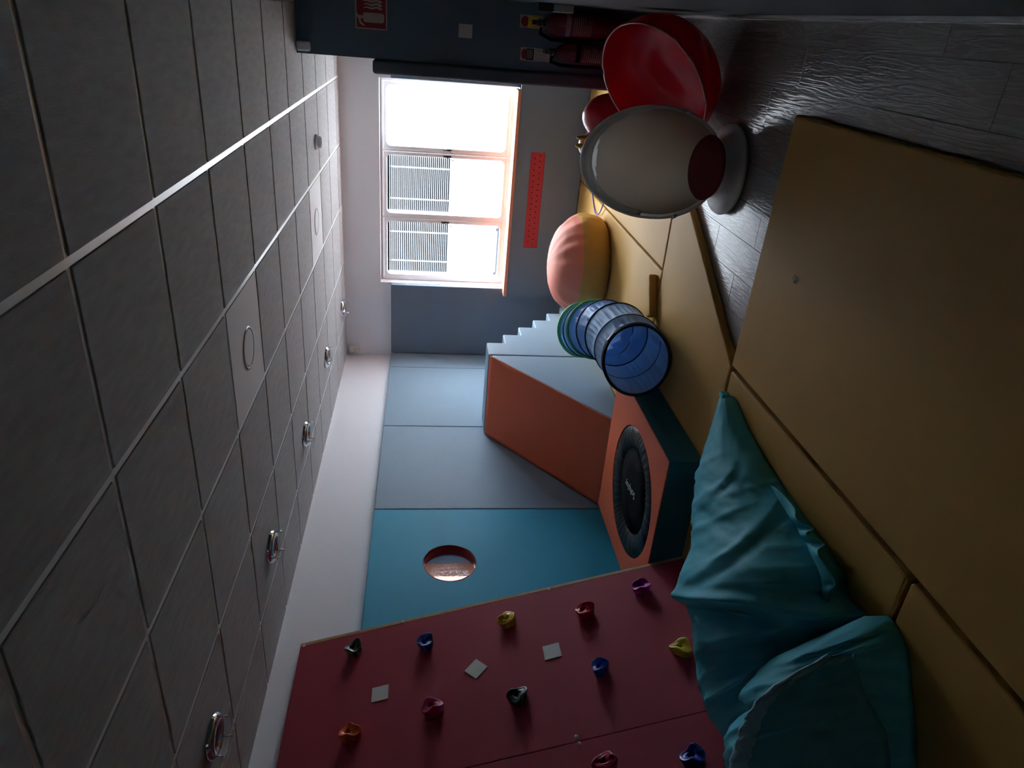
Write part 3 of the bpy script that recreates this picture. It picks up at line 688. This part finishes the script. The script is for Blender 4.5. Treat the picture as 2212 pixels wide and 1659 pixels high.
# folded canopy lip at the top of the opening
v = []; pth = []
for i in range(33):
    ph = 2 * PI * i / 80
a, b_, d_ = frame_of(cut_n)
def rim(ph, k=1.0, back=0):
    lo, hi = .3, 1.8
    for _ in range(24):
        mid = (lo + hi) / 2
        if (egg_pt(mid, ph) - EC).dot(cut_n) > cut_o: lo = mid
        else: hi = mid
    return egg_pt(lo + back, ph, k)
tops = max(range(80), key=lambda i: rim(2 * PI * i / 80).z)
arc = [2 * PI * (tops + k) / 80 for k in range(-19, 20)]
v, f = [], []; n = len(arc)
for j, (k_, bk) in enumerate(((.985, .02), (.955, .06), (.935, .12), (.925, .20), (.915, .28))):
    for i, ph in enumerate(arc):
        v.append(rim(ph, k_ - .012 * abs(math.sin(i * .8 + j)) * (j % 2), bk))
for j in range(4):
    for i in range(n - 1): f.append((j * n + i, j * n + i + 1, (j + 1) * n + i + 1, (j + 1) * n + i))
o = mesh_obj('canopy_fold', v, f, M['egg_white'], eg, True); md = o.modifiers.new('solid', 'SOLIDIFY'); md.thickness = .006
rp = [rim(2 * PI * i / 80, 1.0, .005) for i in range(80)]
tube('rim_lip', rp, .007, M['egg_white'], eg, 8, True)
# seat
Ms = place((EC.x + .012, 3.60, .188), (.05, -.24, .97), (1, 0, 0))
v, f = lathe_data([(.0005, .012), (.10, .012), (.148, .008), (.158, -.004), (.150, -.02), (.0005, -.022)], 48, Ms @ Matrix.Diagonal((1.02, .92, 1, 1)))
mesh_obj('seat_pad', v, f, M['maroon'], eg, True)
lathe('pedestal', [(.0005, .0), (.205, .0), (.228, .010), (.232, .030), (.222, .048), (.19, .062), (.150, .074), (.128, .092), (.118, .125), (.0005, .13)], M['pedestal_white'], eg, Matrix.Translation((EC.x - .012, 3.725, 0)), 64)
for i in (tops + 27, tops - 27): # small clips where the canopy is hinged
    c = rim(2 * PI * i / 80, 1.0, 0); bm = bmesh.new(); add_box(bm, -.012, .012, -.02, .02, -.008, .012); auto_bevel(bm, .003, 1); bm.transform(place(c, c - EC)); bm_obj('hinge_clip', bm, M['egg_white'], eg)

# ------------------------------------------------------------------ red spinning bowl
RC = Vector((-.268, 4.120, .372)); RN = Vector((-.516, -.467, .718)).normalized(); RR = .358
rb = thing('spinning_bowl', 'big red plastic spinning bowl tipped on its side by the wall', 'toy', (RC.x, RC.y, 0))
Mb = place(RC, RN)
v, f = [], []; n = 120
def notch(a): return sum(math.exp(-((((a - q + PI) % (2 * PI)) - PI) / .055) ** 2) for q in [PI / 6 + k * PI / 3 for k in range(6)])
profo = [(1.0, 0), (1.012, -.004), (1.006, -.02), (.985, -.07), (.93, -.14), (.83, -.205), (.68, -.258), (.48, -.285), (.25, -.296), (.001, -.300)]
profi = [(1.0, 0), (.985, -.012), (.955, -.06), (.89, -.13), (.78, -.18), (.60, -.205), (.40, -.205), (.20, -.19), (.001, -.185)]
for pr in (profo, profi):
    base = len(v)
    for k, (r, z) in enumerate(pr):
        for i in range(n):
            a = 2 * PI * i / n; dz = -.009 * notch(a) * max(0, 1 - k * .4)
            v.append(Mb @ Vector((RR * r * math.cos(a), RR * r * math.sin(a), z * RR / .30 * .86 + dz)))
    for k in range(len(pr) - 1):
        for i in range(n): j = (i + 1) % n; f.append((base + k * n + i, base + k * n + j, base + (k + 1) * n + j, base + (k + 1) * n + i))
mesh_obj('bowl', v, f, M['red_plastic'], rb, True)
tube('rim_bead', [Mb @ Vector((RR * 1.002 * math.cos(2 * PI * i / n), RR * 1.002 * math.sin(2 * PI * i / n), .001 - .009 * notch(2 * PI * i / n))) for i in range(n)], .0055, M['rim_highlight'], rb, 8, True)

# ------------------------------------------------------------------ red hopper animal
hp = thing('hopper_toy', 'red inflatable hopper animal with yellow ears behind the egg chair', 'toy', (-.52, 4.84, 0))
def blob(name, parts, m, parent, level=2):
    mb = bpy.data.metaballs.new(name + '_mb'); mb.resolution = .02; mb.render_resolution = .02; mb.threshold = .1
    for (p, r) in parts:
        e = mb.elements.new(); e.co = p; e.radius = r; e.stiffness = 4
    mo = bpy.data.objects.new(name + '_mb', mb); COL.objects.link(mo); bpy.context.view_layer.update()
    me = bpy.data.meshes.new_from_object(mo.evaluated_get(bpy.context.evaluated_depsgraph_get())); bpy.data.objects.remove(mo)
    for p in me.polygons: p.use_smooth = True
    return finish(name, me, m, parent, True)
def ell(name, c, r, m, parent, n=32):
    bm = bmesh.new(); bmesh.ops.create_uvsphere(bm, u_segments=n, v_segments=n // 2, radius=1)
    for v_ in bm.verts: v_.co = Vector((c[0] + v_.co.x * r[0], c[1] + v_.co.y * r[1], c[2] + v_.co.z * r[2]))
    return bm_obj(name, bm, m, parent, True)
ell('body', (-.515, 4.84, .40), (.150, .165, .19), M['red_rubber'], hp)
ell('head', (-.690, 4.80, .520), (.085, .10, .085), M['red_rubber'], hp)
ell('neck', (-.615, 4.82, .43), (.10, .10, .11), M['red_rubber'], hp)
for sx in (-.60, -.455):
    for sy in (4.76, 4.915): lathe('leg', [(.001, .0), (.045, .0), (.052, .02), (.05, .10), (.07, .28)], M['red_rubber'], hp, Matrix.Translation((sx, sy, 0)), 20)
for dx in (-.638, -.688):
    v = [(dx - .016, 4.735, .55), (dx + .016, 4.735, .55), (dx + .010, 4.725, .592), (dx - .010, 4.725, .592), (dx, 4.722, .612)]
    bm = bmesh.new(); ell('ear', (dx, 4.74, .588), (.018, .03, .05), M['yellow_plastic'], hp, 16)
    bm.free()

# violet hoop on the far mat
hc = Vector((-1.335, 6.30, .056)); pts = [(hc.x + .155 * math.cos(2 * PI * i / 48), hc.y + .235 * math.sin(2 * PI * i / 48), .0565 + .010 * (1 + math.sin(4 * PI * i / 48))) for i in range(48)]
tag(tube('ring_toy', pts, .006, M['purple'], None, 8, True), 'thin violet plastic ring lying on the far mat', 'ring')

# ------------------------------------------------------------------ teal bean bags
def bag_mesh(cols, ns, nt, folds, seed, wr=.012):
    """cols: (s, dirx, diry, near edge, half depth, height); the bag rests on the mats"""
    v, f = [], []; s0, s1 = cols[0][0], cols[-1][0]
    for k in range(ns + 1):
        s = s0 + (s1 - s0) * k / ns; dx, dy, d0, w, h = lerp_table(cols, s); L = math.hypot(dx, dy); dx /= L; dy /= L
        w = max(w, .004); h = max(h, .008)
        for i in range(nt):
            a = 2 * PI * i / nt; c, sn = math.cos(a), math.sin(a)
            cc = math.copysign(abs(c) ** .85, c); g = max(0, (sn + .28) / 1.28) ** .85
            off = 0
            for (fs, ft, k_, sg, amp, tw) in folds:
                da = (a - ft + PI) % (2 * PI) - PI
                off += amp * math.exp(-((s - fs - k_ * da) / sg) ** 2) * math.exp(-(da / tw) ** 2)
            q = Vector((s * .011, c * 1.4, sn * 1.4 + seed))
            off += wr * noise.noise(q * 1.6) + wr * .9 * (abs(noise.noise(q * 3.1 + Vector((4, 1, 2)))) - .25) + wr * .5 * max(0, 1 - 2.6 * abs(noise.noise(Vector((s * .022 + c, sn * .9, seed * 2))))) ** 3
            off *= min(1, w * 4)
            if g < .03: off = 0
            dist = d0 + w - cc * (w + off * .8) ; z = .053 + max(0, g * (h + off))
            v.append((dx * dist, dy * dist, z))
    for k in range(ns):
        for i in range(nt): j = (i + 1) % nt; f.append((k * nt + i, k * nt + j, (k + 1) * nt + j, (k + 1) * nt + i))
    f.append(tuple(range(nt))[::-1]); f.append(tuple(range(ns * nt, (ns + 1) * nt)))
    return v, f
# s is measured along the bag; theta 0 faces the room, pi/2 is the top
c1 = [(0, -1.338, 2.534, 3.40, .02, .05), (14, -1.36, 2.521, 3.335, .045, .078), (60, -1.446, 2.473, 3.225, .10, .125), (140, -1.583, 2.396, 3.015, .205, .215), (200, -1.685, 2.338, 2.865, .28, .27),
      (260, -1.788, 2.28, 2.725, .34, .305), (320, -1.889, 2.223, 2.60, .38, .355), (380, -1.991, 2.166, 2.50, .42, .43), (430, -2.075, 2.118, 2.49, .43, .445), (480, -2.159, 2.071, 2.405, .44, .42),
      (540, -2.26, 2.014, 2.60, .37, .375), (640, -2.427, 1.92, 2.82, .27, .34), (740, -2.59, 1.83, 2.88, .20, .28), (800, -2.68, 1.77, 2.93, .12, .20), (830, -2.73, 1.75, 2.98, .04, .10)]
folds1 = [(430, 1.35, -10, 16, .05, .8), (470, 1.2, -30, 20, -.10, .9), (520, 1.0, 20, 22, .05, .7), (300, .75, 110, 10, .020, .7), (330, .75, 110, 16, -.02, .7), (180, .8, 90, 10, -.012, .6), (560, .9, 40, 9, .022, .6), (590, .9, 40, 9, -.018, .6), (615, .9, 45, 9, .022, .6), (645, .9, 45, 10, -.022, .6), (675, .85, 45, 9, .02, .6)]
t1 = thing('bean_bag', 'teal bean bag with a pointed tip lying along the climbing board', 'bean bag', (-2.1, 2.2, .05))
v, f = bag_mesh(c1, 150, 88, folds1, 3.0, .015)
mesh_obj('bag_body', v, f, M['teal_fabric'], t1, True)
# stitched tab at the pointed end and puckered side seam
box('tip_tab', -1.600, -1.572, 2.985, 3.03, .07, .115, M['teal_fabric'], t1, bev=.006)
def ruffle(cols, sa, sb, th, out, m, parent, name, amp=.012):
    v, f = [], []; n = 90
    for k in range(n + 1):
        s = sa + (sb - sa) * k / n; dx, dy, d0, w, h = lerp_table(cols, s); L = math.hypot(dx, dy); dx /= L; dy /= L
        wv = amp * math.sin(s * .11 + 2 * math.sin(s * .043)) * math.sin(PI * k / n) ; e = math.sin(PI * k / n) ** .4
        for (o_, hz) in ((-.03, 0), (.35, .006), (1, 0)):
            a = th; g = max(0, (math.sin(a) + .28) / 1.28) ** .85
            dist = d0 + w - math.cos(a) * w - o_ * out * e; z = .056 + g * h + o_ * wv * 1.2 + hz
            v.append((dx * dist + dy * wv * .3 * o_, dy * dist, max(z, .054)))
    for k in range(n):
        for i in range(2): a = k * 3 + i; f.append((a, a + 1, a + 4, a + 3))
    o = mesh_obj(name, v, f, m, parent, True); md = o.modifiers.new('solid', 'SOLIDIFY'); md.thickness = .006; subdiv(o, 1); return o
ruffle(c1, 190, 440, -.06, .095, M['teal_fabric'], t1, 'puckered_seam', .026)
c2 = [(0, -2.150, 2.076, 2.30, .03, .06), (20, -2.185, 2.056, 2.262, .08, .13), (60, -2.26, 2.014, 2.232, .155, .28), (85, -2.302, 1.99, 2.228, .20, .345), (120, -2.36, 1.957, 2.235, .23, .40), (160, -2.427, 1.92, 2.25, .255, .445),
      (220, -2.527, 1.864, 2.27, .27, .47), (280, -2.627, 1.807, 2.30, .27, .49), (340, -2.72, 1.752, 2.33, .27, .50), (420, -2.84, 1.68, 2.38, .28, .50), (480, -2.93, 1.63, 2.45, .18, .34), (510, -2.97, 1.60, 2.55, .04, .12)]
folds2 = [(60, .55, 60, 10, -.03, .5), (84, .5, 50, 9, -.022, .45), (190, 1.9, -10, 18, -.05, .5), (240, .8, 40, 30, .02, .8)]
t2 = thing('bean_bag', 'teal bean bag with a stitched flap nearest the camera', 'bean bag', (-1.9, 1.6, .05))
v, f = bag_mesh(c2, 110, 80, folds2, 9.0, .014)
mesh_obj('bag_body', v, f, M['teal_fabric'], t2, True)
# flap: a sheet lying over the near side of the bag, its corner pointing to the mats
def flap(cols, m, parent):
    v, f = [], []; nu, nv = 46, 22
    for i in range(nu + 1):
        u = i / nu
        for k in range(nv + 1):
            w_ = k / nv
            # upper seam runs from the corner up to the ridge and along it; lower edge falls away towards the camera
            s = 78 + 372 * u; th_top = lerp_table([(78, .66), (130, .98), (200, 1.28), (300, 1.45), (460, 1.5)], s)[0]; th_bot = lerp_table([(78, .34), (110, .24), (180, .10), (260, -.05), (460, -.08)], s)[0]
            th = th_top + (th_bot - th_top) * w_
            dx, dy, d0, w, h = lerp_table(cols, s); L = math.hypot(dx, dy); dx /= L; dy /= L
            g = max(0, (math.sin(th) + .28) / 1.28) ** .85; cc = math.cos(th) ** .85 if math.cos(th) > 0 else -abs(math.cos(th)) ** .85
            lift = .014 + .014 * math.exp(-((w_ - .06) / .06) ** 2) + .006 * noise.noise((s * .05, w_ * 4, 2)) + .012 * math.exp(-((w_ - 1) / .08) ** 2)
            dist = d0 + w - cc * (w + lift); v.append((dx * dist, dy * dist, .053 + g * (h + lift)))
    for i in range(nu):
        for k in range(nv): a = i * (nv + 1) + k; f.append((a, a + 1, a + nv + 2, a + nv + 1))
    hv, hf = [], []                                             # folded hem along the upper edge
    for i in range(nu + 1):
        for k in range(5):
            q = Vector(v[i * (nv + 1) + min(k, nv)]); q.z += .006 + .004 * math.sin(i * 1.7 + k); hv.append(q)
    for i in range(nu):
        for k in range(4): a = i * 5 + k; hf.append((a, a + 1, a + 6, a + 5))
    hem = mesh_obj('flap_hem', hv, hf, M['teal_hem'], parent, True); md = hem.modifiers.new('solid', 'SOLIDIFY'); md.thickness = .006
    o = mesh_obj('flap', v, f, m, parent, True); md = o.modifiers.new('solid', 'SOLIDIFY'); md.thickness = .005; return o
fo = flap(c2, M['teal_flap'], t2)
fo.data.materials.append(M['teal_hem'])

# ------------------------------------------------------------------ fire extinguishers, signs, switch
def extinguisher(name, cx, top, r, label, co2=False):
    t = thing(name, label, 'extinguisher', (cx, 5.035, .02), 'fire extinguishers')
    Mx = Matrix.Translation((cx, 5.035, 0)); y0 = 5.035; b0 = top - .50
    lathe('cylinder', [(.001, b0), (r * .9, b0), (r, b0 + .02), (r, top - .10), (r * .92, top - .06), (r * .6, top - .022), (r * .35, top - .005), (.018, top)], M['ext_red'], t, Mx, 40)
    box('foot_bracket', cx - .05, cx + .05, y0 + r - .004, 5.128, b0 + .1, b0 + .16, M['dark_metal'], t)
    bm = bmesh.new(); add_box(bm, cx - .018, cx + .018, y0 - .02, y0 + .02, top - .004, top + .05); add_box(bm, cx - .014, cx + .014, y0 - .10, y0 + .02, top + .04, top + .052); add_box(bm, cx - .014, cx + .014, y0 - .11, y0 + .02, top + .07, top + .082); auto_bevel(bm, .003, 1)
    bm_obj('valve_head', bm, M['dark_metal'], t)
    tube('hose', [(cx - .02, y0, top + .02), (cx - .06, y0 - .02, top + .03), (cx - r - .012, y0 - .03, top - .04), (cx - r - .014, y0 - .03, top - .15), (cx - r - .010, y0 - .03, top - .30)], .011, M['black'], t, 10)
    tube('safety_pin', [(cx + .01, y0 - .022, top + .03), (cx - .01, y0 - .03, top + .02), (cx - .025, y0 - .03, top + .028)], .005, M['chrome'], t, 8)
    # printed front: a pale band and lines of text blocks, curved on the cylinder
    def patch(z0, z1, a0, a1, m, nm, off=.0008):
        n = 14; v = []; f = []
        for i in range(n + 1):
            a = -PI / 2 + a0 + (a1 - a0) * i / n
            v += [(cx + (r + off) * math.cos(a), y0 + (r + off) * math.sin(a), z0), (cx + (r + off) * math.cos(a), y0 + (r + off) * math.sin(a), z1)]
        f = [(2 * i, 2 * i + 2, 2 * i + 3, 2 * i + 1) for i in range(n)]; return mesh_obj(nm, v, f, m, t, True)
    patch(top - .155, top - .125, -1.0, .9, M['black'] if co2 else M['print_dim'], 'label_band')
    rnd = random.Random(int(cx * 100) + 5)
    z = top - .175
    for k in range(9):
        patch(z - .006, z, -.85, rnd.uniform(.1, .8), M['print_dim'], 'print_line'); z -= .0135
    return t
extinguisher('fire_extinguisher', .002, .86, .078, 'dark red fire extinguisher with a pale label band at the right wall corner')
extinguisher('fire_extinguisher', -.158, .775, .064, 'slimmer fire extinguisher with a black band next to the padded column', True)
YS = 5.13
def plate(name, x0, x1, z0, z1, th, m, parent=None, y=YS, bev=.001): return box(name, x0, x1, y - th, y, z0, z1, m, parent, bev=bev, seg=1)
def flat(name, polys, y, m, parent):
    v, f = [], []
    for p in polys:
        b0 = len(v); v += [(x, y, z) for x, z in p]; f.append(tuple(range(b0, len(v))))
    return mesh_obj(name, v, f, m, parent)
# sign
sg = thing('safety_sign', 'square red fire extinguisher sign high on the dark partition', 'sign', (-.017, YS, 1.86))
plate('sign_board', -.117, .083, 1.858, 2.056, .003, M['sign_pale'], sg)
plate('red_field', -.109, .075, 1.866, 2.048, .0006, M['sign_red'], sg, YS - .003, 0)
yy = YS - .0042
def rnd_rect(x0, x1, z0, z1, r, n=5):
    out = []
    for cx, cz, a0 in ((x1 - r, z1 - r, 0), (x0 + r, z1 - r, PI / 2), (x0 + r, z0 + r, PI), (x1 - r, z0 + r, 1.5 * PI)):
        out += [(cx + r * math.cos(a0 + PI / 2 * q / n), cz + r * math.sin(a0 + PI / 2 * q / n)) for q in range(n + 1)]
    return out
ex = rnd_rect(-.078, -.022, 1.876, 2.008, .016)
hose = [(-.052, 2.008), (-.048, 2.032), (-.060, 2.038), (-.086, 2.030), (-.100, 2.005), (-.098, 1.998), (-.090, 2.002), (-.080, 2.018), (-.062, 2.024)]
flat('extinguisher_symbol', [ex, hose, [(-.055, 2.006), (-.040, 2.006), (-.040, 2.040), (-.028, 2.044), (-.028, 2.050), (-.055, 2.044)]], yy, M['sign_pale'], sg)
fl_ = []
for cx, w in ((.005, .010), (.024, .012), (.043, .010)):
    fl_.append([(cx - .004, 1.885), (cx + .006, 1.90), (cx + w, 1.925), (cx + .002, 1.952), (cx + .008, 1.985), (cx - .004, 2.012), (cx - .002, 1.982), (cx - w, 1.952), (cx - .001, 1.925), (cx - w, 1.90)])
flat('flame_symbol', fl_, yy, M['sign_pale'], sg)
tag(plate('wall_switch', -.122, -.041, 1.316, 1.404, .010, M['sticker'], bev=.003), 'white square wall plate on the dark partition below the red sign', 'wall plate')
tag(box('door_sensor', -.270, -.212, 5.085, YS, 2.338, 2.424, M['white_paint'], bev=.012), 'small white sensor box at the top corner of the dark partition', 'sensor')
l1 = thing('extinguisher_notice', 'small notice with a yellow panel above the right extinguisher', 'notice', (.0, YS, .87), 'extinguisher notices')
plate('notice_card', -.035, .042, .85, 1.012, .002, M['sign_pale'], l1); 
flat('red_emblem', [[(.0035 + .030 * math.cos(2 * PI * i / 20), .978 + .026 * math.sin(2 * PI * i / 20)) for i in range(20)]], YS - .0024, M['sign_red'], l1)
flat('yellow_panel', [[(-.03, .89), (.037, .89), (.037, .958), (-.03, .958)]], YS - .0026, M['yellow_plastic'], l1)
l2 = thing('extinguisher_notice', 'small notice with a black panel above the slim extinguisher', 'notice', (-.185, YS, .80), 'extinguisher notices')
plate('notice_card', -.228, -.148, .797, .994, .002, M['sign_pale'], l2)
flat('red_emblem', [[(-.188 + .032 * math.cos(2 * PI * i / 20), .968 + .020 * math.sin(2 * PI * i / 20)) for i in range(20)]], YS - .0024, M['sign_red'], l2)
flat('black_panel', [[(-.222, .905), (-.154, .905), (-.154, .955), (-.222, .955)]], YS - .0026, M['black'], l2)
flat('printed_lines', [[(-.215, z), (-.160, z), (-.160, z + .004), (-.215, z + .004)] for z in (.915, .925, .935, .945)], YS - .003, M['sign_pale'], l2)
flat('printed_grid', [[(-.222 + .024 * c, .825 + .019 * r_), (-.203 + .024 * c, .825 + .019 * r_), (-.203 + .024 * c, .840 + .019 * r_), (-.222 + .024 * c, .840 + .019 * r_)] for c in range(3) for r_ in range(4)], YS - .0026, M['grey_box'], l2)
wb = thing('wall_box', 'small grey and black box on the right wall above the extinguishers', 'wall box', (XR, 4.85, .76))
box('box_body', XR - .045, XR, 4.72, 4.93, .74, .86, M['grey_box'], wb, bev=.006); box('box_lid', XR - .048, XR, 4.74, 4.93, .862, .95, M['dark_metal'], wb, bev=.006)

# ------------------------------------------------------------------ ceiling fittings
ZT = ZC - .004
sp = thing('downlight', '', 'light', (-2.72, 2.05, ZT), 'round chrome ceiling lights')
def local(o): o.location = (0, 0, 0); return o
base = Vector((-2.72, 2.05, ZT)); Mt = Matrix.Translation(base)
lathe('chrome_ring', [(.001, -.012), (.050, -.012), (.062, -.020), (.066, -.030), (.078, -.030), (.092, -.018), (.096, -.004), (.096, 0)], M['chrome'], sp, Mt, 40)
lathe('lamp_lens', [(.001, -.016), (.030, -.0165), (.048, -.0145)], M['dark_metal'], sp, Mt, 32)
lathe('glass_plate', [(.068, -.058), (.102, -.058), (.102, -.063), (.068, -.063), (.068, -.058)], M['spot_glass'], sp, Mt, 48)
for a in range(3):
    q = 2 * PI * a / 3 + .4; tube('stand_off', [base + Vector((.085 * math.cos(q), .085 * math.sin(q), -.02)), base + Vector((.085 * math.cos(q), .085 * math.sin(q), -.066))], .004, M['chrome'], sp, 8)
spots = [(-2.714, 2.052, 'chrome ceiling downlight nearest the camera, half in the dark'), (-2.743, 3.271, 'second chrome ceiling downlight from the camera'), (-2.765, 4.53, 'middle one of the five chrome ceiling downlights'), (-2.727, 5.76, 'chrome ceiling downlight second from the window wall'), (-2.765, 7.02, 'chrome ceiling downlight closest to the window wall')]
for i, (x, y, lab) in enumerate(spots):
    if i == 0: r = sp
    else:
        r = sp.copy(); COL.objects.link(r)
        for ch in list(sp.children): c = ch.copy(); COL.objects.link(c); c.parent = r
    r.location = (x, y, ZT); r['label'] = lab
for y, lab in ((3.236, 'round flush ceiling speaker in the plain panel nearer the camera'), (5.60, 'round flush ceiling speaker in the plain panel nearer the window')):
    t = thing('ceiling_speaker', lab, 'speaker', (-1.495, y, ZT), 'flush ceiling speakers'); Mt = Matrix.Translation((-1.495, y, ZT))
    lathe('outer_ring', [(.092, 0), (.092, -.004), (.104, -.005), (.107, 0)], M['grey_box'], t, Mt, 48)
    lathe('cover_disc', [(.001, -.0035), (.08, -.0035), (.092, -.003), (.092, 0)], M['tile_plain'], t, Mt, 48)
dt = thing('smoke_detector', 'white round detector on the ceiling in front of the window', 'detector', (-.925, 5.74, ZT)); Mt = Matrix.Translation((-.925, 5.74, ZT))
lathe('detector_base', [(.001, 0), (.055, 0), (.055, -.014), (.046, -.020), (.001, -.020)], M['white_paint'], dt, Mt, 36); lathe('detector_head', [(.044, -.018), (.042, -.040), (.030, -.052), (.001, -.055)], M['white_paint'], dt, Mt, 36)
ps = thing('corner_sensor', 'small cream motion sensor in the corner above the wall pads', 'sensor', (-3.38, 7.36, 2.29))
box('sensor_body', -3.425, -3.345, 7.35, YB, 2.295, 2.405, M['cream'], ps, bev=.010); box('sensor_lens', -3.415, -3.357, 7.344, 7.352, 2.305, 2.35, M['sticker'], ps, bev=.003)

for o in list(bpy.data.objects):
    if '_base' in o: del o['_base']
